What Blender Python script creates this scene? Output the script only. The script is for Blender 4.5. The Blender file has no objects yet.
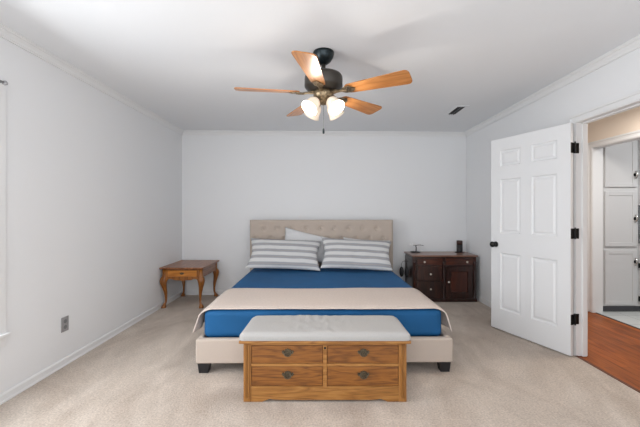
import bpy, bmesh, math, random
from mathutils import Vector, Matrix, noise
random.seed(7)
PI = math.pi
sc = bpy.context.scene
col = sc.collection

# ------------------------------------------------------------------ camera
cam_d = bpy.data.cameras.new('camera'); cam = bpy.data.objects.new('camera', cam_d); col.objects.link(cam)
cam.location = (0, 0, 1.275); cam.rotation_euler = (PI/2, 0, 0)
cam_d.sensor_width = 36; cam_d.lens = 330/640*36
cam_d.shift_x = -2/640; cam_d.shift_y = -2.5/640
cam_d.clip_start = .05
sc.camera = cam

# ------------------------------------------------------------------ world, exposure
sc.view_settings.view_transform = 'Standard'; sc.view_settings.look = 'None'
sc.view_settings.gamma = 1; sc.view_settings.use_curve_mapping = False
sc.view_settings.exposure = 0.06
w = bpy.data.worlds.new('world'); sc.world = w; w.use_nodes = True
bg = w.node_tree.nodes['Background']; bg.inputs[0].default_value = (.92, .95, 1, 1); bg.inputs[1].default_value = 1.0

def area(name, loc, rot, sx, sy, power, color=(1, 1, 1), spread=PI):
    d = bpy.data.lights.new(name, 'AREA'); d.shape = 'RECTANGLE'; d.size = sx; d.size_y = sy
    d.energy = power; d.color = color; d.spread = spread
    o = bpy.data.objects.new(name, d); o.location = loc; o.rotation_euler = rot; col.objects.link(o); return o
# added fill light behind the camera; daylight through the left wall's window
area('rear_fill_light', (-.1, -1.25, 1.30), (PI/2+.33, 0, 0), 3.4, 1.9, 62, (.95, .975, 1))
area('left_window_daylight', (-2.29, 1.45, 1.27), (0, -PI/2+.35, 0), 1.55, 1.3, 52, (.95, .98, 1))
area('hall_fill_light', (2.88, 3.0, 2.36), (0, 0, 0), .35, .35, 20, (1, .95, .89))  # unseen ceiling light added for the hall, without a fixture
area('kitchen_fill_light', (4.3, 3.2, 2.36), (0, 0, 0),   .8, .5, 16, (.96, .98, 1))  # area light put in to brighten the kitchen, no fitting modelled

# ------------------------------------------------------------------ materials
def srgb(r, g, b):
    f = lambda c: ((c/255)/12.92 if c/255 <= .04045 else ((c/255+.055)/1.055)**2.4)
    return (f(r), f(g), f(b), 1)
def mat(name, c, rough=.6, metal=0, spec=.5, coat=0, noise_s=0, noise_a=0, bump=0, bump_s=200, emit=0, sheen=0):
    m = bpy.data.materials.new(name); m.use_nodes = True; nt = m.node_tree; N = nt.nodes; L = nt.links
    b = N['Principled BSDF']
    b.inputs['Base Color'].default_value = c; b.inputs['Roughness'].default_value = rough
    b.inputs['Metallic'].default_value = metal; b.inputs['Specular IOR Level'].default_value = spec
    b.inputs['Coat Weight'].default_value = coat; b.inputs['Sheen Weight'].default_value = sheen
    if emit:
        b.inputs['Emission Color'].default_value = c; b.inputs['Emission Strength'].default_value = emit
    tc = N.new('ShaderNodeTexCoord')
    if noise_a:
        n = N.new('ShaderNodeTexNoise'); n.inputs['Scale'].default_value = noise_s; n.inputs['Detail'].default_value = 4
        L.new(tc.outputs['Object'], n.inputs['Vector'])
        r = N.new('ShaderNodeValToRGB'); r.color_ramp.elements[0].position = .3; r.color_ramp.elements[1].position = .7
        r.color_ramp.elements[0].color = tuple(x*(1-noise_a) for x in c[:3])+(1,)
        r.color_ramp.elements[1].color = tuple(min(1, x*(1+noise_a)) for x in c[:3])+(1,)
        L.new(n.outputs['Fac'], r.inputs[0]); L.new(r.outputs[0], b.inputs['Base Color'])
    if bump:
        n = N.new('ShaderNodeTexNoise'); n.inputs['Scale'].default_value = bump_s; n.inputs['Detail'].default_value = 3
        L.new(tc.outputs['Object'], n.inputs['Vector'])
        bp = N.new('ShaderNodeBump'); bp.inputs['Strength'].default_value = bump; bp.inputs['Distance'].default_value = .01
        L.new(n.outputs['Fac'], bp.inputs['Height']); L.new(bp.outputs[0], b.inputs['Normal'])
    return m
def wood(name, dark, mid, light, axis=0, rough=.35, scale=1., coat=.2, ring=.5):
    """grain runs along axis"""
    m = bpy.data.materials.new(name); m.use_nodes = True; nt = m.node_tree; N = nt.nodes; L = nt.links
    b = N['Principled BSDF']; b.inputs['Roughness'].default_value = rough; b.inputs['Coat Weight'].default_value = coat
    b.inputs['Coat Roughness'].default_value = .25
    tc = N.new('ShaderNodeTexCoord'); mp = N.new('ShaderNodeMapping')
    s = [9*scale]*3; s[axis] = 1.1*scale; mp.inputs['Scale'].default_value = s
    L.new(tc.outputs['Object'], mp.inputs['Vector'])
    n1 = N.new('ShaderNodeTexNoise'); n1.inputs['Scale'].default_value = 1.3; n1.inputs['Detail'].default_value = 2
    n1.inputs['Distortion'].default_value = .6
    L.new(mp.outputs[0], n1.inputs['Vector'])
    mu = N.new('ShaderNodeMath'); mu.operation = 'MULTIPLY'; mu.inputs[1].default_value = 9
    L.new(n1.outputs['Fac'], mu.inputs[0])
    fr = N.new('ShaderNodeMath'); fr.operation = 'PINGPONG'; fr.inputs[1].default_value = 1
    L.new(mu.outputs[0], fr.inputs[0])
    n2 = N.new('ShaderNodeTexNoise'); n2.inputs['Scale'].default_value = 9; n2.inputs['Detail'].default_value = 5
    mp2 = N.new('ShaderNodeMapping'); s2 = [14*scale]*3; s2[axis] = .8*scale; mp2.inputs['Scale'].default_value = s2
    L.new(tc.outputs['Object'], mp2.inputs['Vector']); L.new(mp2.outputs[0], n2.inputs['Vector'])
    mx = N.new('ShaderNodeMix'); mx.inputs[0].default_value = ring
    L.new(n2.outputs['Fac'], mx.inputs[2]); L.new(fr.outputs[0], mx.inputs[3])
    r = N.new('ShaderNodeValToRGB'); e = r.color_ramp.elements
    e[0].position = .12; e[0].color = dark; e[1].position = .85; e[1].color = light
    k = e.new(.45); k.color = mid
    L.new(mx.outputs[0], r.inputs[0]); L.new(r.outputs[0], b.inputs['Base Color'])
    return m
def tup(m, k): return m

M = {}
M['wall'] = mat('wall_paint', (.79, .80, .815, 1), .75, bump=.04, bump_s=60)
M['ceil'] = mat('ceiling_paint', (.80, .815, .835, 1), .85, bump=.06, bump_s=90)
M['trim'] = mat('trim_paint', (.78, .785, .79, 1), .35)
M['doorw'] = mat('door_paint', (.73, .74, .755, 1), .4)
M['peach'] = mat('hall_paint', (.84, .73, .62, 1), .75)
M['cab'] = mat('cabinet_paint', (.62, .62, .625, 1), .22)
M['black'] = mat('black_metal', (.012, .012, .013, 1), .4, metal=.6)
M['blackp'] = mat('black_plastic', (.012, .012, .014, 1), .45)
M['chrome'] = mat('aged_chrome', (.55, .54, .52, 1), .25, metal=1)
M['knob'] = mat('pearl_knob', (.62, .56, .50, 1), .25)
M['steel'] = mat('brushed_steel', (.36, .36, .37, 1), .45, metal=.35)
M['midgrey'] = mat('mid_grey', (.20, .20, .21, 1), .5)
M['dkgrey'] = mat('dark_grey', (.09, .09, .10, 1), .5)
M['brass'] = mat('antique_brass', (.12, .10, .07, 1), .4, metal=.85, noise_s=200, noise_a=.5)
M['oak'] = wood('oak_chest', srgb(70, 36, 6), srgb(124, 74, 22), srgb(150, 95, 36), 0, scale=1.9, ring=.4, rough=.45)
M['oak_frame'] = wood('oak_chest_frame', srgb(94, 56, 16), srgb(150, 100, 44), srgb(176, 126, 66), 0, ring=.35, scale=1.6, rough=.45)
M['oak_post'] = wood('oak_chest_post', srgb(106, 66, 24), srgb(150, 100, 44), srgb(170, 120, 62), 2, ring=.3, rough=.45)
M['ns_wood'] = wood('nightstand_wood', srgb(88, 46, 20), srgb(134, 80, 44), srgb(160, 106, 68), 1, ring=.4)
M['ns_drawer'] = wood('nightstand_drawer', srgb(140, 82, 22), srgb(182, 112, 36), srgb(204, 136, 52), 0, ring=.4)
M['ns_leg'] = wood('nightstand_leg', srgb(80, 42, 6), srgb(134, 78, 20), srgb(162, 102, 38), 2, ring=.3)
M['mahog'] = wood('mahogany', srgb(20, 6, 3), srgb(40, 15, 9), srgb(60, 25, 15), 2, rough=.28, coat=.4, ring=.4)
M['mahog_d'] = wood('mahogany_drawer', srgb(38, 14, 7), srgb(62, 25, 12), srgb(88, 40, 20), 0, rough=.28, coat=.4, ring=.4)
M['mahog_p'] = wood('mahogany_panel', srgb(40, 15, 8), srgb(62, 24, 13), srgb(80, 34, 18), 2, rough=.3, coat=.4, ring=.4)
M['mahog_t'] = wood('mahogany_top', srgb(92, 60, 46), srgb(122, 84, 66), srgb(146, 106, 86), 0, rough=.3, coat=.4, ring=.3)
M['blade'] = wood('fan_blade_oak', srgb(146, 88, 38), srgb(176, 114, 56), srgb(198, 140, 82), 0, rough=.38, ring=.4, coat=.45)
M['fan_dk'] = mat('fan_canopy_bronze', (.018, .026, .030, 1), .28, metal=.7)
M['fan_pw'] = mat('fan_motor_pewter', (.075, .068, .060, 1), .38, metal=.75)
M['fan_br'] = mat('fan_iron_brass', (.26, .195, .12, 1), .35, metal=.8, noise_s=60, noise_a=.5)
M['blue'] = mat('blue_cotton', srgb(0, 80, 130), .8, noise_s=3, noise_a=.10, bump=.25, bump_s=9, sheen=.0)
M['throw'] = mat('cream_knit', srgb(203, 190, 181), .95, noise_s=60, noise_a=.06, bump=.35, bump_s=140)
M['linen'] = mat('beige_linen', srgb(184, 171, 160), .9, noise_s=160, noise_a=.05, bump=.15, bump_s=300)
M['linen_f'] = M['linen']
M['cush'] = mat('grey_cushion_fabric', srgb(172, 170, 168), .9, noise_s=240, noise_a=.06, bump=.3, bump_s=350)
M['white_c'] = mat('white_cotton', srgb(205, 206, 208), .85, bump=.3, bump_s=12)
M['whitep'] = mat('white_plastic', (.75, .76, .78, 1), .3)
M['glass'] = mat('frosted_shade', (1, .86, .70, 1), .3, emit=.2)
M['bulb'] = mat('bulb_glow', (1, .93, .84, 1), .3, emit=2)

def carpet_mat():
    m = bpy.data.materials.new('carpet'); m.use_nodes = True; nt = m.node_tree; N = nt.nodes; L = nt.links
    b = N['Principled BSDF']; b.inputs['Roughness'].default_value = 1; b.inputs['Specular IOR Level'].default_value = .1
    b.inputs['Sheen Weight'].default_value = .15
    tc = N.new('ShaderNodeTexCoord')
    def nz(s, det, dist=0, rough=.5):
        n = N.new('ShaderNodeTexNoise'); n.inputs['Scale'].default_value = s; n.inputs['Detail'].default_value = det
        n.inputs['Distortion'].default_value = dist; n.inputs['Roughness'].default_value = rough
        L.new(tc.outputs['Object'], n.inputs['Vector']); return n
    a = nz(2.0, 6, .9, .62); c = nz(85, 3); f = nz(420, 2); w_ = nz(7, 4, .8)
    mpc = N.new('ShaderNodeMapping'); mpc.inputs['Rotation'].default_value = (0, 0, .7); mpc.inputs['Scale'].default_value = (1, .6, 1)
    L.new(tc.outputs['Object'], mpc.inputs[0]); L.new(mpc.outputs[0], a.inputs['Vector']); L.new(mpc.outputs[0], w_.inputs['Vector'])
    r1 = N.new('ShaderNodeValToRGB'); r1.color_ramp.elements[0].position = .36; r1.color_ramp.elements[1].position = .66
    r1.color_ramp.elements[0].color = (.45, .370, .308, 1); r1.color_ramp.elements[1].color = (.61, .530, .460, 1)
    L.new(a.outputs['Fac'], r1.inputs[0])
    def overlay(src, n, lo, hi):
        mr = N.new('ShaderNodeMapRange'); mr.inputs['From Min'].default_value = .3; mr.inputs['From Max'].default_value = .7
        mr.inputs['To Min'].default_value = lo; mr.inputs['To Max'].default_value = hi
        L.new(n.outputs['Fac'], mr.inputs[0])
        v = N.new('ShaderNodeVectorMath'); v.operation = 'SCALE'
        L.new(src, v.inputs[0]); L.new(mr.outputs[0], v.inputs['Scale']); return v.outputs[0]
    o = overlay(r1.outputs[0], w_, .94, 1.06); o = overlay(o, c, .80, 1.20); o = overlay(o, f, .80, 1.20)
    L.new(o, b.inputs['Base Color'])
    ad = N.new('ShaderNodeMath'); ad.operation = 'ADD'; L.new(c.outputs['Fac'], ad.inputs[0]); L.new(f.outputs['Fac'], ad.inputs[1])
    bp = N.new('ShaderNodeBump'); bp.inputs['Strength'].default_value = .6; bp.inputs['Distance'].default_value = .008
    L.new(ad.outputs[0], bp.inputs['Height']); L.new(bp.outputs[0], b.inputs['Normal'])
    return m
M['carpet'] = carpet_mat()

def plank_mat():
    m = wood('hall_hardwood', srgb(100, 46, 10), srgb(146, 76, 26), srgb(170, 98, 42), 1, rough=.45, scale=1, coat=.0, ring=.3)
    m.node_tree.nodes['Principled BSDF'].inputs['Specular IOR Level'].default_value = .3
    nt = m.node_tree; N = nt.nodes; L = nt.links; b = N['Principled BSDF']
    src = b.inputs['Base Color'].links[0].from_socket
    tc = N.new('ShaderNodeTexCoord'); mp = N.new('ShaderNodeMapping'); mp.inputs['Rotation'].default_value = (0, 0, PI/2)
    L.new(tc.outputs['Object'], mp.inputs[0])
    br = N.new('ShaderNodeTexBrick'); br.inputs['Scale'].default_value = 1; br.inputs['Brick Width'].default_value = .9
    br.inputs['Row Height'].default_value = .07; br.inputs['Mortar Size'].default_value = .0015
    br.inputs['Color1'].default_value = (.74, .72, .70, 1); br.inputs['Color2'].default_value = (1.15, 1.12, 1.06, 1); br.inputs['Mortar'].default_value = (.5, .5, .5, 1)
    L.new(mp.outputs[0], br.inputs[0])
    mx = N.new('ShaderNodeMix'); mx.data_type = 'RGBA'; mx.blend_type = 'MULTIPLY'; mx.inputs[0].default_value = 1
    L.new(src, mx.inputs[6]); L.new(br.outputs[0], mx.inputs[7]); L.new(mx.outputs[2], b.inputs['Base Color'])
    return m
M['plank'] = plank_mat()
def tile_mat():
    m = bpy.data.materials.new('kitchen_tile'); m.use_nodes = True; N = m.node_tree.nodes; L = m.node_tree.links
    b = N['Principled BSDF']; b.inputs['Roughness'].default_value = .35
    tc = N.new('ShaderNodeTexCoord'); br = N.new('ShaderNodeTexBrick'); br.inputs['Scale'].default_value = 1; br.offset = 0
    br.inputs['Brick Width'].default_value = .31; br.inputs['Row Height'].default_value = .31; br.inputs['Mortar Size'].default_value = .004
    br.inputs['Color1'].default_value = (.60, .62, .61, 1); br.inputs['Color2'].default_value = (.54, .57, .57, 1); br.inputs['Mortar'].default_value = (.3, .31, .31, 1)
    L.new(tc.outputs['Object'], br.inputs[0]); L.new(br.outputs[0], b.inputs['Base Color']); return m
M['tile'] = tile_mat()
def stripe_mat():
    m = bpy.data.materials.new('striped_cotton'); m.use_nodes = True; N = m.node_tree.nodes; L = m.node_tree.links
    b = N['Principled BSDF']; b.inputs['Roughness'].default_value = .9
    tc = N.new('ShaderNodeTexCoord'); sp = N.new('ShaderNodeSeparateXYZ'); L.new(tc.outputs['Object'], sp.inputs[0])
    a = N.new('ShaderNodeMath'); a.operation = 'MULTIPLY_ADD'; a.inputs[1].default_value = 1/.094; a.inputs[2].default_value = 20.35
    L.new(sp.outputs[1], a.inputs[0])
    f = N.new('ShaderNodeMath'); f.operation = 'FRACT'; L.new(a.outputs[0], f.inputs[0])
    r = N.new('ShaderNodeValToRGB'); e = r.color_ramp.elements
    W = srgb(204, 204, 204); G = srgb(146, 150, 158); T = srgb(164, 160, 158)
    e[0].position = 0; e[0].color = W; e[1].position = 1; e[1].color = W
    for p, c in ((.20, W), (.32, G), (.48, T), (.64, G), (.76, W)):
        k = e.new(p); k.color = c
    L.new(f.outputs[0], r.inputs[0]); L.new(r.outputs[0], b.inputs['Base Color'])
    n = N.new('ShaderNodeTexNoise'); n.inputs['Scale'].default_value = 11; n.inputs['Detail'].default_value = 4
    L.new(tc.outputs['Object'], n.inputs['Vector'])
    bp = N.new('ShaderNodeBump'); bp.inputs['Strength'].default_value = .5; bp.inputs['Distance'].default_value = .02
    L.new(n.outputs['Fac'], bp.inputs['Height']); L.new(bp.outputs[0], b.inputs['Normal'])
    return m
M['stripe'] = stripe_mat()

# ------------------------------------------------------------------ mesh helpers
class MB:
    def __init__(self): self.bm = bmesh.new()
    def _v(self, p, mx): return self.bm.verts.new(mx @ Vector(p) if mx else p)
    def box(self, x0, x1, y0, y1, z0, z1, mx=None):
        v = [self._v(p, mx) for p in ((x0,y0,z0),(x1,y0,z0),(x1,y1,z0),(x0,y1,z0),(x0,y0,z1),(x1,y0,z1),(x1,y1,z1),(x0,y1,z1))]
        for f in ((0,3,2,1),(4,5,6,7),(0,1,5,4),(1,2,6,5),(2,3,7,6),(3,0,4,7)): self.bm.faces.new([v[i] for i in f])
        return self
    def prism(self, poly, a0, a1, axis='y', mx=None):
        """poly of 2D points extruded along axis"""
        def P(p, a):
            if axis == 'y': return (p[0], a, p[1])
            if axis == 'x': return (a, p[0], p[1])
            return (p[0], p[1], a)
        A = [self._v(P(p, a0), mx) for p in poly]; B = [self._v(P(p, a1), mx) for p in poly]
        n = len(poly)
        self.bm.faces.new(A); self.bm.faces.new(list(reversed(B)))
        for i in range(n): self.bm.faces.new((A[i], B[i], B[(i+1)%n], A[(i+1)%n]))
        return self
    def rings(self, rings, cap=True, mx=None):
        R = [[self._v(p, mx) for p in r] for r in rings]; n = len(R[0])
        for a, b in zip(R, R[1:]):
            for i in range(n): self.bm.faces.new((a[i], a[(i+1)%n], b[(i+1)%n], b[i]))
        if cap: self.bm.faces.new(list(reversed(R[0]))); self.bm.faces.new(R[-1])
        return self
    def lathe(self, prof, seg=24, mx=None, cap=True):
        """prof: (r, z)"""
        return self.rings([[(r*math.cos(2*PI*i/seg), r*math.sin(2*PI*i/seg), z) for i in range(seg)] for r, z in prof], cap, mx)
    def tube(self, pts, rad, seg=8, mx=None, cap=True):
        pts = [Vector(p) for p in pts]; n = len(pts); rr = rad if isinstance(rad, (list, tuple)) else [rad]*n
        rings = []; up = None
        for i, p in enumerate(pts):
            t = (pts[min(i+1, n-1)]-pts[max(i-1, 0)]).normalized()
            if up is None: up = Vector((0, 0, 1)) if abs(t.z) < .9 else Vector((1, 0, 0))
            s = t.cross(up).normalized(); u = s.cross(t).normalized(); up = u
            rings.append([p+(s*math.cos(2*PI*k/seg)+u*math.sin(2*PI*k/seg))*rr[i] for k in range(seg)])
        return self.rings(rings, cap, mx)
    def grid(self, fn, nu, nv, thick=None):
        V = [[self.bm.verts.new(fn(i/nu, j/nv)) for j in range(nv+1)] for i in range(nu+1)]
        for i in range(nu):
            for j in range(nv): self.bm.faces.new((V[i][j], V[i+1][j], V[i+1][j+1], V[i][j+1]))
        return self
    def build(self, name, m, parent=None, loc=None, smooth=False, bevel=0, seg=2, solid=0, subsurf=0, solid_off=-1):
        bmesh.ops.recalc_face_normals(self.bm, faces=self.bm.faces)
        me = bpy.data.meshes.new(name); self.bm.to_mesh(me); self.bm.free()
        me.materials.append(m)
        if smooth:
            for p in me.polygons: p.use_smooth = True
        o = bpy.data.objects.new(name, me); col.objects.link(o)
        if parent: o.parent = parent
        if loc: o.location = loc
        if solid: s = o.modifiers.new('solid', 'SOLIDIFY'); s.thickness = solid; s.offset = solid_off
        if bevel:
            b = o.modifiers.new('bevel', 'BEVEL'); b.width = bevel; b.segments = seg; b.limit_method = 'ANGLE'; b.angle_limit = .6
            for p in me.polygons: p.use_smooth = True
            b.harden_normals = True
        if subsurf: s = o.modifiers.new('sub', 'SUBSURF'); s.levels = s.render_levels = subsurf
        return o
def bx(name, m, b, parent=None, bevel=0, **k): return MB().box(*b).build(name, m, parent, bevel=bevel, **k)
def struct(o): o['kind'] = 'structure'; return o
def tag(o, label, cat, group=None):
    o['label'] = label; o['category'] = cat
    if group: o['group'] = group
    return o
def thing(name, label, cat, loc=(0,0,0), rz=0, group=None):
    o = bpy.data.objects.new(name, None); col.objects.link(o); o.location = loc; o.rotation_euler = (0, 0, rz)
    o.empty_display_size = .1
    return tag(o, label, cat, group)
def T(x, y, z): return Matrix.Translation((x, y, z))
def R(a, ax): return Matrix.Rotation(a, 4, ax)
def copy_tree(o, parent=None):
    c = o.copy(); col.objects.link(c)
    if parent: c.parent = parent
    for ch in [q for q in bpy.data.objects if q.parent == o]: copy_tree(ch, c)
    return c

# ================================================================== THE SETTING
XL, XR, H = -2.13, 2.24, 2.49
YB0, YB1, YF = 5.02, 5.12, -1.3          # back wall (left, right end), wall behind the camera
WT = .12
def yb(x): return YB0+(YB1-YB0)*(x-XL)/(XR-XL)
struct(MB().prism([(XL-WT, YF-WT), (XR, YF-WT), (XR, YB1+WT), (XL-WT, YB0+WT)], -.1, 0, 'z').build('floor', M['carpet']))
struct(MB().box(XR, 3.43, YF, 4.62, -.1, -.004).build('floor_hall', M['plank']))
struct(MB().box(3.43, 6.2, 1.6, 4.95, -.1, -.002).build('floor_kitchen', M['tile']))
struct(bx('trim_4', M['dkgrey'], (3.425, 3.44, 3.19, 4.134, -.02, .004)))
struct(bx('trim_5', mat('threshold_wood', srgb(96, 50, 26), .5), (2.225, 2.25, 2.08, 2.9, -.02, .004)))
struct(MB().prism([(XL-WT, YF-WT), (XR+.085, YF-WT), (XR+.085, YB1+WT), (XL-WT, YB0+WT)], H, H+.1, 'z').build('ceiling', M['ceil']))
# back wall
struct(MB().prism([(XL-WT, YB0-.003), (XR+.085, YB1+.003), (XR+.085, YB1+WT), (XL-WT, YB0+WT)], 0, H, 'z').build('wall_back', M['wall']))
# left wall with window opening
w_ = MB(); WY0, WY1, WZ0, WZ1 = .75, 2.15, .46, 2.08
w_.box(XL-WT, XL, YF-WT, WY0, 0, H); w_.box(XL-WT, XL, WY1, YB0, 0, H); w_.box(XL-WT, XL, WY0, WY1, 0, WZ0); w_.box(XL-WT, XL, WY0, WY1, WZ1, H)
struct(w_.build('wall_left', M['wall']))
# right wall with doorway
DY0, DY1, DZ = 2.08, 2.90, 2.05
w_ = MB(); w_.box(XR, XR+.085, YF-WT, DY0-.02, 0, H); w_.box(XR, XR+.085, DY1+.02, YB1, 0, H); w_.box(XR, XR+.085, DY0-.02, DY1+.02, DZ+.02, H)
struct(w_.build('wall_right', M['wall']))
# wall behind the camera with a wide, made-up window opening for the fill light
w_ = MB(); w_.box(XL-WT, -1.9, YF-WT, YF, 0, H); w_.box(1.7, XR+.085, YF-WT, YF, 0, H); w_.box(-1.9, 1.7, YF-WT, YF, 0, .35); w_.box(-1.9, 1.7, YF-WT, YF, 2.4, H)
struct(w_.build('wall_front', M['wall']))
# hall and kitchen shell
w_ = MB(); w_.box(3.40, 3.52, .5, 3.19, 0, 2.44); w_.box(3.40, 3.52, 4.154, 4.70, 0, 2.44); w_.box(3.40, 3.52, 3.19, 4.154, 2.085, 2.44)
struct(w_.build('wall_hall_right', M['peach']))
struct(bx('wall_hall_back', M['peach'], (2.325, 3.40, 4.62, 4.72, 0, 2.44)))
struct(bx('wall_hall_front', M['peach'], (2.325, 3.40, .5, .6, 0, 2.44)))
struct(bx('ceiling_hall', M['ceil'], (2.325, 3.52, .5, 4.72, 2.44, 2.5)))
struct(bx('wall_kitchen_back', M['wall'], (3.52, 6.2, 4.84, 4.95, 0, 2.44)))
struct(bx('wall_kitchen_right', M['wall'], (6.1, 6.2, 1.6, 4.84, 0, 2.44)))
struct(bx('wall_kitchen_front', M['wall'], (3.52, 6.1, 1.6, 1.7, 0, 2.44)))
struct(bx('ceiling_kitchen', M['ceil'], (3.52, 6.2, 1.6, 4.95, 2.44, 2.5)))

# crown mouldings (profile: distance from wall, height)
CP = [(0, H-.062), (.012, H-.062), (.012, H-.052), (.016, H-.050), (.022, H-.034), (.036, H-.020), (.046, H-.017), (.046, H-.010), (.052, H-.008), (.052, H), (0, H)]
struct(MB().prism([(XL+d, z) for d, z in CP], YF, YB0, 'y').build('trim_1', M['trim']))
struct(MB().prism([(XR-d, z) for d, z in CP], YF, YB1, 'y').build('trim_2', M['trim']))
m_ = MB(); m_.rings([[(XL, YB0-d, z) for d, z in CP], [(XR, YB1-d, z) for d, z in CP]])
struct(m_.build('trim_3', M['trim']))
# baseboards
BP = [(0, 0), (.018, 0), (.018, .010), (.012, .016), (.012, .052), (.006, .064), (0, .064)]
struct(MB().prism([(XL+d, z) for d, z in BP], YF, YB0, 'y').build('baseboard_left', M['trim']))
struct(MB().prism([(XR-d, z) for d, z in BP], 2.99, YB1, 'y').build('baseboard_right', M['trim']))
m_ = MB(); m_.rings([[(XL, YB0-d, z) for d, z in BP], [(XR, YB1-d, z) for d, z in BP]])
struct(m_.build('baseboard_back', M['trim']))

# bedroom doorway casing and jamb
def casing(name, xw, sgn, y0, y1, z, wid, th=.018):
    """flat stepped casing around an opening on wall plane xw, projecting by sgn"""
    m = MB()
    for a, b, t in ((0, wid, th*.6), (.008, wid*.35, th*.9), (wid*.72, wid, th*1.15)):
        xs = sorted((xw, xw+sgn*t))
        m.box(xs[0], xs[1], y1+a, y1+b, 0, z+b); m.box(xs[0], xs[1], y0-b, y0-a, 0, z+b); m.box(xs[0], xs[1], y0-a, y1+a, z+a, z+b)
    return struct(m.build(name, M['trim'], bevel=.002))
casing('trim_6', XR, -1, DY0, DY1, DZ, .07)
j = MB(); j.box(XR, XR+.085, DY1, DY1+.02, 0, DZ+.02); j.box(XR, XR+.085, DY0-.02, DY0, 0, DZ+.02); j.box(XR, XR+.085, DY0, DY1, DZ, DZ+.02)
j.box(XR+.042, XR+.08, DY1-.012, DY1, 0, DZ); j.box(XR+.042, XR+.08, DY0, DY0+.012, 0, DZ); j.box(XR+.042, XR+.08, DY0, DY1, DZ-.012, DZ)
struct(j.build('trim_7', M['trim'], bevel=.002))
casing('trim_8', XR+.085, 1, DY0, DY1, DZ, .07)
casing('trim_9', 3.40, -1, 3.21, 4.134, 2.065, .075)
j = MB(); j.box(3.40, 3.52, 4.134, 4.154, 0, 2.085); j.box(3.40, 3.52, 3.19, 3.21, 0, 2.085); j.box(3.40, 3.52, 3.21, 4.134, 2.065, 2.085)
struct(j.build('trim_10', M['trim'], bevel=.002))

# the open six-panel door
door = bpy.data.objects.new('door_1', None); col.objects.link(door); struct(door)
A = Vector((1.855, 3.62)); B = Vector((2.163, 2.87)); dd = (A-B).normalized(); ang = math.atan2(dd.y, dd.x)
door.location = (B.x, B.y, .012); door.rotation_euler = (0, 0, ang)     # local x: hinge -> free edge, local +y: visible face side
DW, DH, TH = .81, 2.03, .035
def door_slab():
    m = MB(); bm = m.bm
    us = [0, DW-.696, DW-.453, DW-.344, DW-.111, DW]; zs = [0, .22, .82, 1.03, 1.60, 1.735, 1.905, DH]
    def face_side(y, s):
        for i in range(5):
            for k in range(7):
                x0, x1, z0, z1 = us[i], us[i+1], zs[k], zs[k+1]
                def q(a): return [bm.verts.new(p) for p in a]
                if i in (1, 3) and k in (1, 3, 5):
                    def ring(d, h): return [(x0+d, y-s*h, z0+d), (x1-d, y-s*h, z0+d), (x1-d, y-s*h, z1-d), (x0+d, y-s*h, z1-d)]
                    steps = [(0, 0), (.004, .006), (.012, .012), (.022, .012), (.038, .003)]
                    Rr = [q(ring(d, h)) for d, h in steps]
                    for a, b in zip(Rr, Rr[1:]):
                        for n in range(4): bm.faces.new((a[n], a[(n+1)%4], b[(n+1)%4], b[n]))
                    bm.faces.new(Rr[-1])
                else: bm.faces.new(q([(x0,y,z0),(x1,y,z0),(x1,y,z1),(x0,y,z1)]))
    face_side(0, 1); face_side(-TH, -1)
    for a in ([(0,0,0),(0,-TH,0),(0,-TH,DH),(0,0,DH)], [(DW,0,0),(DW,-TH,0),(DW,-TH,DH),(DW,0,DH)],
              [(0,0,DH),(DW,0,DH),(DW,-TH,DH),(0,-TH,DH)], [(0,0,0),(DW,0,0),(DW,-TH,0),(0,-TH,0)]):
        bm.faces.new([bm.verts.new(p) for p in a])
    bmesh.ops.remove_doubles(bm, verts=bm.verts, dist=.0004)
    return m
# which side faces the room's camera?
nrm = Vector((-dd.y, dd.x))
side = 1 if nrm.dot(Vector((-.925, -.38))) > 0 else -1
if side < 0: door.scale = (1, -1, 1)
door_slab().build('door_panel', M['doorw'], door)
kn = MB(); kn.lathe([(.001, 0), (.030, 0), (.030, .006), (.012, .012), (.011, .03), (.024, .036), (.031, .048), (.030, .058), (.018, .068), (.001, .070)], 20, T(DW-.06, 0, .905) @ R(-PI/2, 'X'))
kn.build('door_knob', M['black'], door, smooth=True)
kn = MB(); kn.lathe([(.001, 0), (.030, 0), (.030, .006), (.012, .012), (.011, .03), (.022, .036), (.027, .048), (.001, .056)], 20, T(DW-.06, -TH, .905) @ R(PI/2, 'X'))
kn.build('door_knob', M['black'], door, smooth=True)
for z in (.315, 1.065, 1.815):
    h = MB(); h.box(-.003, 0, -TH, 0, z-.045, z+.045)
    h.tube([(-.012, -TH-.006, z-.047), (-.012, -TH-.006, z+.047)], .007, 10)
    h.tube([(-.012, -TH-.006, z+.047), (-.012, -TH-.006, z+.054)], .005, 10)
    h.build('hinge', M['black'], door)
# jamb leaves of the hinges
for k, z in enumerate((.327, 1.077, 1.827)):
    struct(bx('trim_%d' % (20+k), M['black'], (XR-.030, XR+.016, DY1-.004, DY1, z-.045, z+.045)))

# left window
win = bpy.data.objects.new('window_1', None); col.objects.link(win); struct(win)
f = MB()
for a, b, t in ((0, .065, .010),):
    f.box(XL, XL+t, WY1+a, WY1+b, WZ0, WZ1+b); f.box(XL, XL+t, WY0-b, WY0-a, WZ0, WZ1+b); f.box(XL, XL+t, WY0-a, WY1+a, WZ1+a, WZ1+b)
f.box(XL, XL+.014, WY0-.06, WY1+.06, WZ0-.09, WZ0-.02)
f.build('window_casing', M['trim'], win, bevel=.002)
bx('window_sill', M['trim'], (XL-.03, XL+.035, WY0-.08, WY1+.075, WZ0-.022, WZ0), win, bevel=.004)
f = MB(); f.box(XL-.09, XL-.05, WY0, WY0+.05, WZ0, WZ1); f.box(XL-.09, XL-.05, WY1-.05, WY1, WZ0, WZ1)
for z in (WZ0, (WZ0+WZ1)/2-.025, WZ1-.05): f.box(XL-.09, XL-.05, WY0, WY1, z, z+.05)
f.build('window_frame', M['trim'], win)
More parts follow.
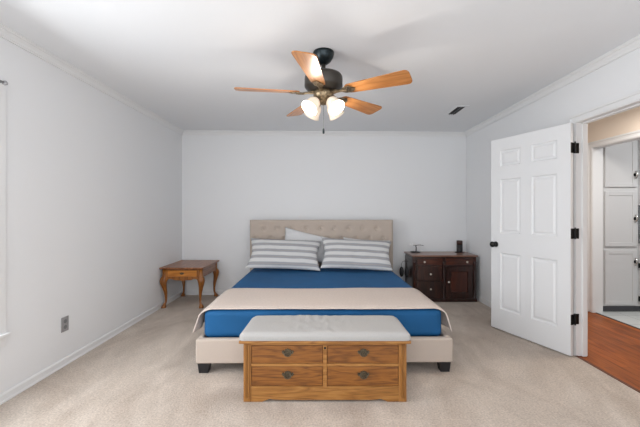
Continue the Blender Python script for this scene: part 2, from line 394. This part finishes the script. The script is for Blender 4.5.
gm = bpy.data.materials.new('window_glass'); gm.use_nodes = True; gn = gm.node_tree.nodes; gl = gm.node_tree.links
gt = gn.new('ShaderNodeBsdfTransparent'); gg = gn.new('ShaderNodeBsdfGlossy'); gg.inputs['Roughness'].default_value = .02
gx = gn.new('ShaderNodeMixShader'); gx.inputs[0].default_value = .05
gl.new(gt.outputs[0], gx.inputs[1]); gl.new(gg.outputs[0], gx.inputs[2]); gl.new(gx.outputs[0], gn['Material Output'].inputs['Surface'])
bx('window_pane', gm, (XL-.072, XL-.068, WY0+.05, WY1-.05, WZ0+.05, WZ1-.05), win)
# frame and pane of the unseen rear window, added to let light in
added_win = bpy.data.objects.new('added_window_2', None); col.objects.link(added_win); struct(added_win)
f = MB()
for x in (-1.9, -.72, .47, 1.65): f.box(x, x+.05, YF-.09, YF-.05, .35, 2.4)
for z in (.35, 2.35): f.box(-1.9, 1.7, YF-.09, YF-.05, z, z+.05)
f.build('window_frame', M['trim'], added_win)
bx('window_pane', gm, (-1.85, 1.65, YF-.072, YF-.068, .40, 2.35), added_win)

# ================================================================== OBJECTS
# ---------------------------------------------------------------- curtain rod above the left window
rod = thing('curtain_rod', 'small grey curtain rod end and bracket at the top of the left window', 'curtain rod', (XL, 2.122, 2.11))
MB().tube([(.062, .02, 0), (.062, -1.5, 0)], .008, 10).build('rod', M['steel'], rod, smooth=True)
MB().lathe([(.001, 0), (.012, .002), (.016, .012), (.012, .022), (.001, .026)], 14, T(.062, .018, 0) @ R(-PI/2, 'X')).build('finial', M['steel'], rod, smooth=True)
b_ = MB(); b_.box(0, .005, -.012, .012, -.03, .03); b_.tube([(.003, 0, -.01), (.062, 0, -.008)], .005, 8); b_.build('bracket', M['steel'], rod)

# ---------------------------------------------------------------- wall outlet
ol = thing('wall_outlet', 'brushed steel power outlet plate low on the left wall', 'outlet', (XL, 2.73, .34))
bx('plate', M['steel'], (0, .006, -.038, .038, -.06, .06), ol, bevel=.002)
for z in (-.024, .024):
    s = MB(); s.lathe([(.001, 0), (.016, 0), (.016, .002), (.001, .002)], 16, T(.006, 0, z) @ R(PI/2, 'Y')); s.build('socket', M['midgrey'], ol)

# ---------------------------------------------------------------- ceiling vent
v = thing('ceiling_vent', 'small rectangular white ceiling register with dark slots', 'vent', (1.622, 3.985, H))
f = MB(); f.box(-.075, -.046, -.19, .19, -.006, 0); f.box(.046, .075, -.19, .19, -.006, 0); f.box(-.046, .046, -.19, -.15, -.006, 0); f.box(-.046, .046, .15, .19, -.006, 0)
f.build('vent_frame', M['ceil'], v, bevel=.002)
bx('vent_duct', M['blackp'], (-.048, .048, -.155, .155, -.0025, -.0005), v)
for x in (-.022, .0, .022):
    MB().box(-.0012, .0012, -.15, .15, -.007, .007, T(x, 0, -.007) @ R(.6, 'Y')).build('slat', M['steel'] if x == 0 else M['dkgrey'], v)

# ---------------------------------------------------------------- ceiling fan
FX, FY = .012, 2.53
fan = thing('ceiling_fan', 'five-blade ceiling fan with oak blades and four lit frosted glass shades', 'ceiling fan', (FX, FY, H))
MB().lathe([(.001, 0), (.080, 0), (.082, -.012), (.078, -.022), (.076, -.03), (.068, -.05), (.052, -.072), (.034, -.086), (.026, -.092), (.001, -.092)], 36).build('canopy', M['fan_dk'], fan, smooth=True)
MB().lathe([(.001, -.085), (.015, -.085), (.015, -.165), (.001, -.165)], 16).build('downrod', M['fan_pw'], fan, smooth=True)
MB().lathe([(.001, -.150), (.030, -.150), (.036, -.158), (.09, -.168), (.136, -.178), (.144, -.190), (.146, -.205), (.146, -.262), (.138, -.276), (.118, -.290), (.090, -.302), (.001, -.302)], 40).build('motor_housing', M['fan_pw'], fan, smooth=True)
MB().lathe([(.001, -.300), (.072, -.300), (.078, -.312), (.078, -.335), (.064, -.352), (.058, -.372), (.036, -.392), (.014, -.402), (.001, -.402)], 32).build('switch_housing', M['fan_br'], fan, smooth=True)
ZB = -.312
def blade_pts():
    L = []
    for k in range(41):          # outline half widths along the blade
        t = 1-(1-k/40)**1.8; x = .185+(.665-.185)*t
        wd = .052+.026*min(1, t*1.1)
        if t < .08: wd *= math.sqrt(max(0, 1-((.08-t)/.08)**2))*.4+.6
        if t > .92: wd *= max(.0, 1-((t-.92)/.08)**2.6)**.5*.55+.45
        L.append((x, wd))
    return L
for k in range(5):
    a = math.radians(43.5+72*k)
    mx = R(a, 'Z') @ T(0, 0, ZB) @ R(math.radians(-13), 'X')
    br = bpy.data.objects.new('blade', None)
    P = blade_pts(); poly = [(x, w) for x, w in P]+[(x, -w) for x, w in reversed(P)]
    m = MB(); m.prism(poly, -.004, .004, 'z')
    bo = m.build('blade', M['blade'], fan, bevel=.0015); bo.matrix_local = mx
    i_ = MB()
    i_.prism([(.06, .020), (.10, .014), (.15, .012), (.175, .034), (.225, .040), (.245, .022), (.262, 0), (.245, -.022), (.225, -.040), (.175, -.034), (.15, -.012), (.10, -.014), (.06, -.020)], -.011, -.0045, 'z')
    i_.tube([(.07, 0, .012), (.11, 0, 0), (.16, 0, -.010), (.20, 0, -.011)], [.012, .010, .009, .008], 8)
    for sx, sy in ((.205, .022), (.205, -.022), (.24, 0)): i_.lathe([(.001, -.016), (.006, -.014), (.006, -.010), (.001, -.010)], 8, T(sx, sy, 0))
    io = i_.build('blade_iron', M['fan_br'], bo, bevel=.0015)
for k in range(4):
    a = math.radians(-48+90*k)
    arm = MB(); arm.tube([(.040, 0, -.345), (.050, 0, -.342), (.058, 0, -.352), (.064, 0, -.370)], [.009, .009, .010, .012], 8, R(a, 'Z'))
    ao = arm.build('lamp_arm', M['fan_br'], fan, smooth=True)
    mx = R(a, 'Z') @ T(.060, 0, -.368) @ R(math.radians(-43), 'Y')
    fit = MB(); fit.lathe([(.001, 0), (.022, 0), (.026, -.008), (.026, -.024), (.022, -.026), (.001, -.026)], 20); fo = fit.build('socket_cup', M['fan_br'], fan, smooth=True); fo.matrix_local = mx
    sh = MB()
    out = [(.020, -.018), (.032, -.024), (.044, -.040), (.050, -.062), (.052, -.082), (.056, -.102), (.066, -.122)]
    inn = [(r-.003, z) for r, z in reversed(out)]
    sh.lathe(out+inn, 32, cap=False); so = sh.build('lamp_shade', M['glass'], fan, smooth=True); so.matrix_local = mx
    MB().lathe([(.001, -.03), (.012, -.034), (.014, -.05), (.027, -.078), (.028, -.092), (.018, -.106), (.001, -.110)], 20).build('light_bulb', M['bulb'], so, smooth=True)
    d = bpy.data.lights.new('bulb_light', 'POINT'); d.energy = 4.5; d.color = (1, .92, .83); d.shadow_soft_size = .022
    lo = bpy.data.objects.new('bulb_light', d); col.objects.link(lo); lo.parent = so; lo.location = (0, 0, -.136)
ch = MB(); ch.tube([(0, -.02, -.39), (0, -.02, -.585)], .0013, 6); ch.build('pull_chain', M['fan_pw'], fan)
MB().lathe([(.001, -.585), (.006, -.588), (.008, -.60), (.008, -.622), (.005, -.628), (.001, -.628)], 12, T(0, -.02, 0)).build('chain_pull', M['fan_dk'], fan, smooth=True)

# ---------------------------------------------------------------- bed
CX = .022; BY0, BY1 = 2.583, 4.92
bed = thing('upholstered_bed', 'king bed frame upholstered in beige linen with a button-tufted headboard', 'bed', (CX, BY0, 0), .0123)
HW = 1.01
def soft_box(b, bev, seg, name, m, parent, **k): return bx(name, m, b, parent, bevel=bev, seg=seg, **k)
soft_box((-HW, HW, 0, .055, .082, .272), .014, 4, 'foot_rail', M['linen'], bed)
soft_box((-HW, -HW+.042, .056, 2.2, .082, .272), .014, 4, 'side_rail', M['linen'], bed)
soft_box((HW-.042, HW, .056, 2.2, .082, .272), .014, 4, 'side_rail', M['linen'], bed)
bx('bed_platform', M['dkgrey'], (-HW+.042, HW-.042, .056, 2.2, .20, .245), bed)
for sx in (-1, 1):
    for y in (.012, 2.12):
        m = MB(); x0 = sx*(HW-.012); x1 = sx*(HW-.105); xa = sx*(HW-.02); xb = sx*(HW-.092)
        m.rings([[(xa, y+.008, 0), (xb, y+.008, 0), (xb, y+.07, 0), (xa, y+.07, 0)], [(x0, y, .084), (x1, y, .084), (x1, y+.08, .084), (x0, y+.08, .084)]])
        m.build('leg', M['blackp'], bed, bevel=.003)
m = MB(); m.box(-.03, .03, 1.0, 1.06, 0, .20); m.build('centre_leg', M['blackp'], bed)
# tufted headboard
HX, HZ0, HZ1, HT = 1.04, .10, 1.145, .10
tufts = []
for r in range(5):
    z = 1.02-.145*r
    n = 9 if r % 2 == 0 else 10
    for k in range(n):
        x = (k-(n-1)/2)*.206
        if abs(x) < HX-.04: tufts.append((x-.02, z))
def hb(u, v):
    x = -HX+2*HX*u; z = HZ0+(HZ1-HZ0)*v
    ex = min(HX-abs(x), z-HZ0, HZ1-z); e = min(1, ex/.03)
    y = -.018*math.sqrt(max(0, 1-(1-e)**2))
    for tx, tz in tufts:
        d2 = (x-tx)**2+(z-tz)**2
        if d2 < .02: y += .022*math.exp(-d2/.0008)+.006*math.exp(-d2/.005)
    return (x, 2.2+.018+y, z)
m = MB(); m.grid(hb, 150, 76); m.box(-HX, HX, 2.218, 2.2+HT, HZ0, HZ1)
hbo = m.build('headboard', M['linen'], bed, smooth=False)
for p in hbo.data.polygons: p.use_smooth = abs(p.normal.y) > .25 and p.area < .01
for n, (x, z) in enumerate(tufts):
    if z > .70:
        MB().lathe([(.001, 0), (.011, 0), (.010, .005), (.005, .008), (.001, .009)], 12, T(x, 2.222, z) @ R(PI/2, 'X')).build('button', M['linen'], hbo, smooth=True)
for sx in (-1, 1): bx('headboard_post', M['blackp'], (sx*.8-.04, sx*.8+.04, 2.24, 2.29, 0, .11), bed)

# mattress with fitted sheet
mt = thing('mattress', 'king mattress covered with a plain deep blue fitted sheet on the beige bed', 'mattress', (CX-.01, 2.652, 0), .0123)
MW, ML, MZ0, MZ1 = .962, 2.12, .246, .482
bx('mattress_core', M['white_c'], (-MW+.03, MW-.03, .03, ML-.03, MZ0, MZ1-.03), mt, bevel=.03, seg=4)
def rbox(hx, y0, y1, z0, z1, r, n=56, amp=.004):
    m = MB(); bm = m.bm
    bmesh.ops.create_cube(bm, size=1)
    bmesh.ops.subdivide_edges(bm, edges=bm.edges, cuts=n, use_grid_fill=True)
    for v_ in bm.verts:
        p = Vector(((v_.co.x)*2*hx, y0+(v_.co.y+.5)*(y1-y0), z0+(v_.co.z+.5)*(z1-z0)))
        c = Vector((max(-hx+r, min(hx-r, p.x)), max(y0+r, min(y1-r, p.y)), max(z0+r, min(z1-r, p.z))))
        d = p-c
        if d.length > 1e-6: p = c+d.normalized()*r
        # sheet wrinkles and sag
        nz = noise.noise(Vector((p.x*5, p.y*5, p.z*9)))*amp+noise.noise(Vector((p.x*15, p.y*9, p.z*20+4)))*amp*.35
        v_.co = p+(p-Vector((0, (y0+y1)/2, (z0+z1)/2))).normalized()*nz
    return m
rbox(MW+.004, 0, ML, MZ0+.003, MZ1, .05).build('fitted_sheet', M['blue'], mt, smooth=True)

# cream throw blanket
def throw_fn(u, v):
    hw = MW+.012; drop = .165; S = hw+drop
    s = (u*2-1)*S; x = max(-hw, min(hw, s)); over = abs(s)-hw
    y = 2.662+v*.665+.010*math.sin(u*9+1)*v+.008*(1-v)*math.sin(u*7)
    z = MZ1+.011+.003*noise.noise(Vector((s*4, y*5, 0)))
    sg = 1 if s > 0 else -1
    # rounded fold at the edge, then a hanging flap with soft folds
    e = max(0, min(1, (abs(s)-(hw-.09))/.09)); z -= .030*e*e
    if over > 0:
        t = over/drop
        z -= over*.92
        x = sg*(hw+.012+.035*t*(1.1-.6*v)+.014*math.sin(y*26+(0 if sg > 0 else 2))*t)
        if v < .12: y -= .012*t
    if v < .05: z -= .006
    return (x, y-2.665, z)
m = MB(); m.grid(throw_fn, 110, 46)
th_ = m.build('throw_blanket', M['throw'], smooth=True, solid=.008, solid_off=1); th_.location = (CX-.01, 2.652, 0); th_.rotation_euler = (0, 0, .0123)
tag(th_, 'cream throw blanket spread across the foot of the blue bed', 'blanket')

# pillows
def pillow(name, label, hx, hy, th, seed, m_, loc, rot, group=None, ears=()):
    m = MB(); bm = m.bm; NU, NV = 60, 34
    def P(u, v, s):
        a, b = abs(u), abs(v)
        prof = max(0, (1-a**4))**.55*max(0, (1-b**3.2))**.55
        pin_x = 1-.055*(1-b**2)*a**6; pin_y = 1-.09*(1-a**2.2)*b**6
        x = u*hx*(1-.05*(1-abs(v))**1.0*a**8); y = v*hy*pin_y
        n = noise.noise(Vector((u*3+seed, v*2.2, s)))*.010+noise.noise(Vector((u*9+seed, v*7, s*3)))*.004
        # corner creases
        cr = .006*math.sin((a*1.0+b)*26+seed)*(a**6)*(1-b**4)
        z = s*(th*prof)+n*prof+cr*s
        x *= pin_x
        for su, sv, ex, ey in ears:
            q = max(0, su*u)**7*max(0, sv*v)**2; x += ex*q; y += ey*q
        return (x, y, z)
    top = [[bm.verts.new(P(-1+2*i/NU, -1+2*j/NV, 1)) for j in range(NV+1)] for i in range(NU+1)]
    bot = [[bm.verts.new(P(-1+2*i/NU, -1+2*j/NV, -1)) for j in range(NV+1)] for i in range(NU+1)]
    for i in range(NU):
        for j in range(NV):
            bm.faces.new((top[i][j], top[i+1][j], top[i+1][j+1], top[i][j+1]))
            bm.faces.new((bot[i][j], bot[i][j+1], bot[i+1][j+1], bot[i+1][j]))
    bmesh.ops.remove_doubles(bm, verts=bm.verts, dist=.0015)
    o = m.build(name, m_, smooth=True); o.location = loc; o.rotation_euler = rot
    return tag(o, label, 'pillow', group)
lean = math.radians(52)
pillow('pillow', 'grey and white striped pillow on the left half of the bed, in front',   .482, .235, .072, 1.0, M['stripe'], (-.500, 4.415, .700), (lean, math.radians(2.5), math.radians(3)), 'pillows against the headboard', [(1, 1, .018, -.01), (-1, -1, -.008, .01)])
pillow('pillow', 'grey and white striped pillow on the right half of the bed, in front', .474, .235, .072, 5.0, M['stripe'], (.462, 4.400, .700), (lean, math.radians(2.5), math.radians(-1)), 'pillows against the headboard', [(-1, 1, -.012, .035), (1, 1, .01, -.012), (1, -1, -.01, .015), (1, .3, -.02, 0)])
pillow('pillow', 'mostly hidden pale pillow behind the left striped pillow, one corner peaking above', .43, .200, .045, 9.0, M['white_c'], (-.155, 4.70, .764), (math.radians(72), math.radians(13), 0), 'pillows against the headboard')
pillow('pillow', 'mostly hidden pale pillow behind the right striped pillow, ear poking past its right end', .34, .195, .045, 13.0, M['white_c'], (.632, 4.70, .690), (math.radians(72), math.radians(4), 0), 'pillows against the headboard')

# ---------------------------------------------------------------- oak chest with cushion
chx = .02; chest = thing('storage_chest', 'oak blanket chest with four drawer-style panels and brass pulls at the bed foot', 'chest', (chx, 2.197, 0))
hw = .544; D = .37
ca = MB(); ca.box(-hw+.012, hw-.012, .012, D, .03, .395); ca.build('chest_body', M['oak'], chest)
for sx in (-1, 1):
    x0, x1 = sorted((sx*hw, sx*(hw-.052)))
    p = MB(); p.box(x0, x1, .004, .05, .002, .396)
    for q in (.012, .0225, .033): 
        xx = sx*(hw-q-.003); p.box(xx-.0028, xx+.0028, -.004, .006, .03, .385)
    p.build('corner_post', M['oak_post'], chest, bevel=.0015)
    x0, x1 = sorted((sx*(hw-.003), sx*(hw-.02)))
    bx('side_panel', M['oak'], (x0, x1, .05, D, .02, .396), chest)
fr = MB()
for z0, z1 in ((.380, .396), (.237, .257), (.082, .104)): fr.box(-hw+.052, hw-.052, .003, .02, z0, z1)
fr.box(-.013, .013, .0015, .02, .104, .380); fr.build('face_frame', M['oak_frame'], chest, bevel=.002)
# skirt with cut-out
ar = [(-hw+.052, .002), (-.42, .002), (-.40, .010), (-.37, .022), (-.34, .016), (-.30, .014), (.30, .014), (.34, .016), (.37, .022), (.40, .010), (.42, .002), (hw-.052, .002), (hw-.052, .082), (-hw+.052, .082)]
MB().prism(ar, .004, .02, 'y').build('skirt_board', M['oak_frame'], chest, bevel=.0015)
def drawer_front(x0, x1, z0, z1):
    d = MB(); d.box(x0+.003, x1-.003, .006, .02, z0+.003, z1-.003); o = d.build('drawer_front', M['oak'], chest, bevel=.003)
    cx = (x0+x1)/2+.004; cz = (z0+z1)/2+.012
    # bat-wing back plate and bail
    pl = [(-.036, .004), (-.030, .014), (-.022, .010), (-.014, .022), (-.006, .020), (0, .027), (.006, .020), (.014, .022), (.022, .010), (.030, .014), (.036, .004),
          (.030, -.008), (.020, -.008), (.014, -.020), (.006, -.016), (0, -.026), (-.006, -.016), (-.014, -.020), (-.020, -.008), (-.030, -.008)]
    g = MB(); g.prism([(x+cx, z+cz) for x, z in [(a*1.12, b*1.1) for a, b in pl]], .001, .006, 'y'); 
    g.tube([(cx-.024, .001, cz+.002), (cx-.024, -.008, cz), (cx-.020, -.011, cz-.012), (cx-.008, -.012, cz-.019), (cx+.008, -.012, cz-.019), (cx+.020, -.011, cz-.012), (cx+.024, -.008, cz), (cx+.024, .001, cz+.002)], .0028, 8)
    for sx in (-1, 1): g.lathe([(.001, -.012), (.006, -.010), (.006, -.002), (.001, 0)], 10, T(cx+sx*.024, 0, cz+.002) @ R(-PI/2, 'X'))
    g.build('pull', M['brass'], o)
for x0, x1 in ((-hw+.052, -.013), (.013, hw-.052)):
    for z0, z1 in ((.257, .380), (.104, .237)): drawer_front(x0, x1, z0, z1)
MB().lathe([(.001, 0), (.008, 0), (.007, .004), (.001, .004)], 14, T(0, .001, .362) @ R(PI/2, 'X')).build('lock', M['black'], chest)
bx('lid', M['oak_frame'], (-hw-.026, hw+.026, -.022, D+.005, .397, .417), chest, bevel=.006, seg=3)
# cushion
m = MB(); bm = m.bm
bmesh.ops.create_cube(bm, size=1); bmesh.ops.subdivide_edges(bm, edges=bm.edges, cuts=60, use_grid_fill=True)
cw = hw+.028
for v_ in bm.verts:
    x, y, z = v_.co.x*2, v_.co.y*2, v_.co.z+.5       # -1..1, -1..1, 0..1
    r = .030; hx, hy, hz = cw-.022*(z**1.5)*max(0, y*.5+.6), .198, .050
    p = Vector((x*hx, y*hy, z*hz)); c = Vector((max(-hx+r, min(hx-r, p.x)), max(-hy+r, min(hy-r, p.y)), max(.008, min(hz-r, p.z))))
    d = p-c
    if d.length > 1e-6: p = c+d.normalized()*(min(d.length, r) if p.z > .008 else min(d.length, r))
    if z > .3:
        p.z += z*.006*(1-x**4)*(1-y**4)
        wr = math.exp(-((x+.1)/.38)**2)*(1-y**6)
        p.z += z*wr*.012*noise.noise(Vector((p.x*30, p.y*9, 3)))+z*.002*noise.noise(Vector((p.x*7, p.y*9, 8)))
    v_.co = p
cu = m.build('chest_cushion', M['cush'], smooth=True); cu.location = (chx, 2.197+.176, .4175)
tag(cu, 'light grey fabric cushion on top of the oak chest', 'cushion')

# ---------------------------------------------------------------- nightstand
ns = thing('nightstand', 'small wooden side table with curved cabriole legs and one drawer in the left corner', 'nightstand', (-1.832, 4.315, 0))
W2, DD, HN = .265, .64, .538            # half width, depth, height
tp = MB(); tp.box(-W2-.022, W2+.022, -.025, DD+.02, HN-.022, HN); tp.build('table_top', M['ns_wood'], ns, bevel=.007, seg=3)
ca = MB(); ca.box(-W2+.012, W2-.012, .035, DD, .395, HN-.022); ca.build('apron', M['ns_wood'], ns, bevel=.002)
fa = [(-W2+.03, .508), (-W2+.03, .40), (-.20, .385), (-.15, .383), (-.11, .368), (-.05, .366), (0, .358), (.05, .366), (.11, .368), (.15, .383), (.20, .385), (W2-.03, .40), (W2-.03, .508)]
MB().prism(fa, .012, .034, 'y').build('front_apron', M['ns_leg'], ns, bevel=.002)
dr = bx('drawer', M['ns_drawer'], (-.19, .19, .003, .03, .415, .495), ns, bevel=.005)
g = MB(); pl = [(-.030, .002), (-.022, .010), (-.010, .009), (0, .016), (.010, .009), (.022, .010), (.030, .002), (.020, -.008), (0, -.012), (-.020, -.008)]
g.prism([(x, z+.458) for x, z in pl], -.001, .004, 'y'); g.tube([(-.022, .001, .458), (-.020, -.010, .452), (0, -.012, .444), (.020, -.010, .452), (.022, .001, .458)], .0025, 8)
g.build('pull', M['brass'], dr)
def cabriole(sx, sy, x, y):
    m = MB(); rings = []
    prof = [(.508, 0, .026, 0), (.42, 0, .027, 0), (.395, .006, .040, .2), (.36, .012, .044, .5), (.32, .013, .038, .9), (.27, .004, .029, 1), (.20, -.008, .021, 1), (.13, -.012, .0145, 1), (.08, -.010, .0135, 1),
            (.055, -.002, .016, 1), (.035, .008, .024, 1), (.018, .012, .031, 1), (.006, .012, .030, 1), (0, .010, .022, 1)]
    for z, off, r, rnd in prof:
        ring = []
        for k in range(16):
            a = 2*PI*k/16+PI/16; c, s = math.cos(a), math.sin(a)
            q = max(abs(c), abs(s)); sq = 1/q*.95; rr = r*(sq*(1-rnd*.8)+rnd*.8)
            ring.append((x+sx*off*.9+rr*c, y+sy*off*.9+rr*s, z))
        rings.append(ring)
    m.rings(rings)
    # knee wings
    return m.build('leg', M['ns_leg'], ns, smooth=True)
for sx in (-1, 1):
    for sy, y in ((-1, .030), (1, DD-.028)): 
        cabriole(sx, sy, sx*(W2-.028), y)
for sx in (-1, 1):
    k_ = MB(); k_.prism([(sx*(W2-.05), .40), (sx*(W2-.10), .40), (sx*(W2-.115), .392), (sx*(W2-.075), .378), (sx*(W2-.058), .345), (sx*(W2-.05), .33)], .006, .026, 'y')
    k_.build('knee_bracket', M['ns_leg'], ns, bevel=.002)

# ---------------------------------------------------------------- mahogany cabinet
X0, X1, Y0, Y1 = 1.272, 2.172, 4.625, 5.065; CW = X1-X0
cb = thing('dark_cabinet', 'dark mahogany cabinet with drawers on the left and one door on the right', 'cabinet', (X0, Y0, 0))
cD = Y1-Y0
bx('cabinet_top', M['mahog_t'], (-.012, CW+.012, -.014, cD, .633, .655), cb, bevel=.005)
bx('cabinet_body', M['mahog'], (.006, CW-.006, .012, cD-.004, .03, .633), cb, bevel=.002)
bx('plinth', M['mahog'], (-.004, CW+.004, -.006, cD-.002, .0, .042), cb, bevel=.006)
# side frame-and-panel
f = MB()
for a in (((0, .05), (.05, .60)), ((cD-.06, cD-.01), (.05, .60)), ((.05, cD-.06), (.05, .11)), ((.05, cD-.06), (.55, .60))): f.box(-.002, .008, a[0][0], a[0][1], a[1][0], a[1][1])
f.build('side_frame', M['mahog'], cb, bevel=.002)
def column(x):
    p = [(.024, .043), (.024, .06), (.017, .068), (.021, .085), (.016, .10), (.019, .20), (.021, .32), (.019, .43), (.015, .50), (.021, .515), (.017, .53), (.024, .54), (.024, .56)]
    return MB().lathe([(.001, .043)]+p+[(.001, .56)], 18, T(x, .010, 0)).build('column', M['mahog'], cb, smooth=True)
for x in (.030, .437, CW-.030): column(x)
def knob(x, z, parent): MB().lathe([(.001, 0), (.007, 0), (.006, .008), (.013, .014), (.015, .020), (.010, .027), (.001, .028)], 14, T(x, .001, z) @ R(PI/2, 'X')).build('knob', M['knob'], parent, smooth=True)
def front(name, x0, x1, z0, z1, m_, kx=None, kz=None):
    d = bx(name, m_, (x0, x1, -.002, .014, z0, z1), cb, bevel=.004)
    if kx is not None: knob(kx, kz, d)
    return d
front('drawer', .060, .415, .520, .612, M['mahog_d'], .162, .562)
front('drawer', .462, .845, .520, .612, M['mahog_d'], .758, .562)
front('drawer', .060, .405, .300, .502, M['mahog'], .248, .392)
front('drawer', .060, .405, .055, .288, M['mahog'], .248, .182)
dr = MB(); x0, x1, z0, z1 = .466, .840, .055, .502
dr.box(x0, x0+.065, -.002, .014, z0, z1); dr.box(x1-.065, x1, -.002, .014, z0, z1); dr.box(x0+.065, x1-.065, -.002, .014, z0, z0+.075); dr.box(x0+.065, x1-.065, -.002, .014, z1-.075, z1)
do = dr.build('door', M['mahog'], cb, bevel=.002)
bx('door_panel', M['mahog_p'], (x0+.070, x1-.070, .003, .012, z0+.08, z1-.08), do, bevel=.006)
knob(.500, .282, do)

# items on the cabinet
st = thing('charging_stand', 'small black stand with round base and white pad on the dark cabinet', 'stand', (1.402, 4.955, .6555))
MB().lathe([(.001, 0), (.074, 0), (.076, .004), (.072, .010), (.020, .014), (.001, .014)], 28).build('base', M['blackp'], st, smooth=True)
MB().tube([(.010, 0, .012), (.012, .0, .07), (.006, 0, .10)], [.008, .007, .008], 10).build('stem', M['blackp'], st, smooth=True)
MB().tube([(-.06, 0, .108), (.006, 0, .104), (.07, .01, .108), (.125, .01, .100)], .0035, 8).build('arm', M['blackp'], st, smooth=True)
MB().lathe([(.001, -.006), (.026, -.006), (.028, 0), (.026, .006), (.001, .006)], 24, T(-.062, -.01, .115) @ R(math.radians(70), 'X')).build('pad', M['whitep'], st, smooth=True)
sp = thing('smart_speaker', 'black cylindrical speaker with a brown top band on the dark cabinet', 'speaker', (2.055, 4.93, .6555))
MB().lathe([(.001, 0), (.066, 0), (.068, .004), (.060, .009), (.001, .009)], 28).build('coaster', mat('dark_coaster', srgb(48, 22, 14), .5), sp, smooth=True)
MB().lathe([(.001, .009), (.041, .009), (.043, .014), (.043, .122), (.001, .122)], 28).build('body', M['blackp'], sp, smooth=True)
MB().lathe([(.001, .122), (.043, .122), (.043, .172), (.040, .178), (.001, .179)], 28).build('top_band', mat('brown_band', srgb(74, 50, 44), .4), sp, smooth=True)
# unidentified dark object, built as two ovals with an added band and hook
hp = thing('black_ovals', 'unidentified small dark object built as two black oval shapes between the headboard and the dark cabinet', 'black_ovals', (1.215, 4.86, .375))
for x, y in ((-.036, .03), (.028, -.02)):
    MB().lathe([(.001, -.014), (.026, -.014), (.032, -.008), (.032, .008), (.026, .014), (.001, .014)], 24, T(x, y, .0) @ Matrix.Diagonal((1, 1, 2.325, 1)) @ R(math.radians(62), 'Z') @ R(PI/2, 'Y')).build('black_oval', M['blackp'], hp, smooth=True)
MB().tube([(-.036, .03, .06), (-.038, .03, .12), (-.02, .02, .155), (0, .0, .165), (.02, -.01, .155), (.030, -.02, .12), (.028, -.02, .06)], .0025, 8).build('added_band', M['blackp'], hp, smooth=True)
MB().tube([(0, 0, .158), (.055, 0, .160)], .003, 8).build('hook', M['blackp'], hp, smooth=True)

# ---------------------------------------------------------------- kitchen cabinets beyond the hall
KY = 4.16
def kdoor(parent, x0, x1, z0, z1, hx=None, hz=None):
    m = MB(); y = -.018; s = .05
    m.box(x0, x1, -.012, 0, z0, z1); m.box(x0, x0+s, y, -.010, z0, z1); m.box(x1-s, x1, y, -.010, z0, z1); m.box(x0+s, x1-s, y, -.010, z0, z0+s); m.box(x0+s, x1-s, y, -.010, z1-s, z1)
    o = m.build('door', M['cab'], parent, bevel=.003)
    if hx is not None:
        MB().tube([(hx, -.018, hz-.045), (hx, -.030, hz-.04), (hx, -.045, hz-.015), (hx, -.045, hz+.015), (hx, -.030, hz+.04), (hx, -.018, hz+.045)], [.005, .009, .012, .012, .009, .005], 8).build('handle', M['chrome'], o, smooth=True)
        MB().lathe([(.001, 0), (.022, .0), (.020, .006), (.001, .007)], 14, T(hx+.002, -.018, hz) @ R(PI/2, 'X')).build('handle_plate', M['black'], o, smooth=True)
    return o
pc = thing('pantry_cabinet', 'tall white kitchen pantry cabinet with three stacked doors seen through the doorway', 'cabinet', (3.545, KY, 0))
bx('cabinet_body', M['cab'], (0, .438, 0, .58, .078, 2.25), pc)
bx('toe_kick', M['dkgrey'], (0, .438, .03, .5, 0, .078), pc)
kdoor(pc, .012, .405, 1.577, 2.2, .385, 1.729)
kdoor(pc, .012, .405, .83, 1.52, .385, 1.18)
kdoor(pc, .012, .405, .095, .785, .385, .638)
bc = thing('base_cabinet', 'white kitchen base cabinet with black hinges right of the pantry', 'cabinet', (3.990, KY, 0))
bx('cabinet_body', M['cab'], (0, .8, 0, .58, .078, .87), bc)
bx('toe_kick', M['dkgrey'], (0, .8, .03, .5, 0, .078), bc)
o = kdoor(bc, .012, .40, .095, .84)
for z in (.588, .172): bx('hinge', M['black'], (-.004, .012, -.022, -.002, z-.03, z+.03), o)
ct = bx('countertop', mat('grey_laminate', (.22, .22, .23, 1), .35), (3.986, 4.80, KY-.03, 4.83, .872, .905)); tag(ct, 'dark grey kitchen countertop edge beside the pantry', 'countertop')
wc = thing('wall_cabinet', 'white upper kitchen cabinet mounted above the grey countertop', 'cabinet', (3.990, KY, 1.35))
bx('cabinet_body', M['cab'], (0, .8, 0, .66, 0, .9), wc)
kdoor(wc, .012, .40, .02, .86, .02+.035, .127)
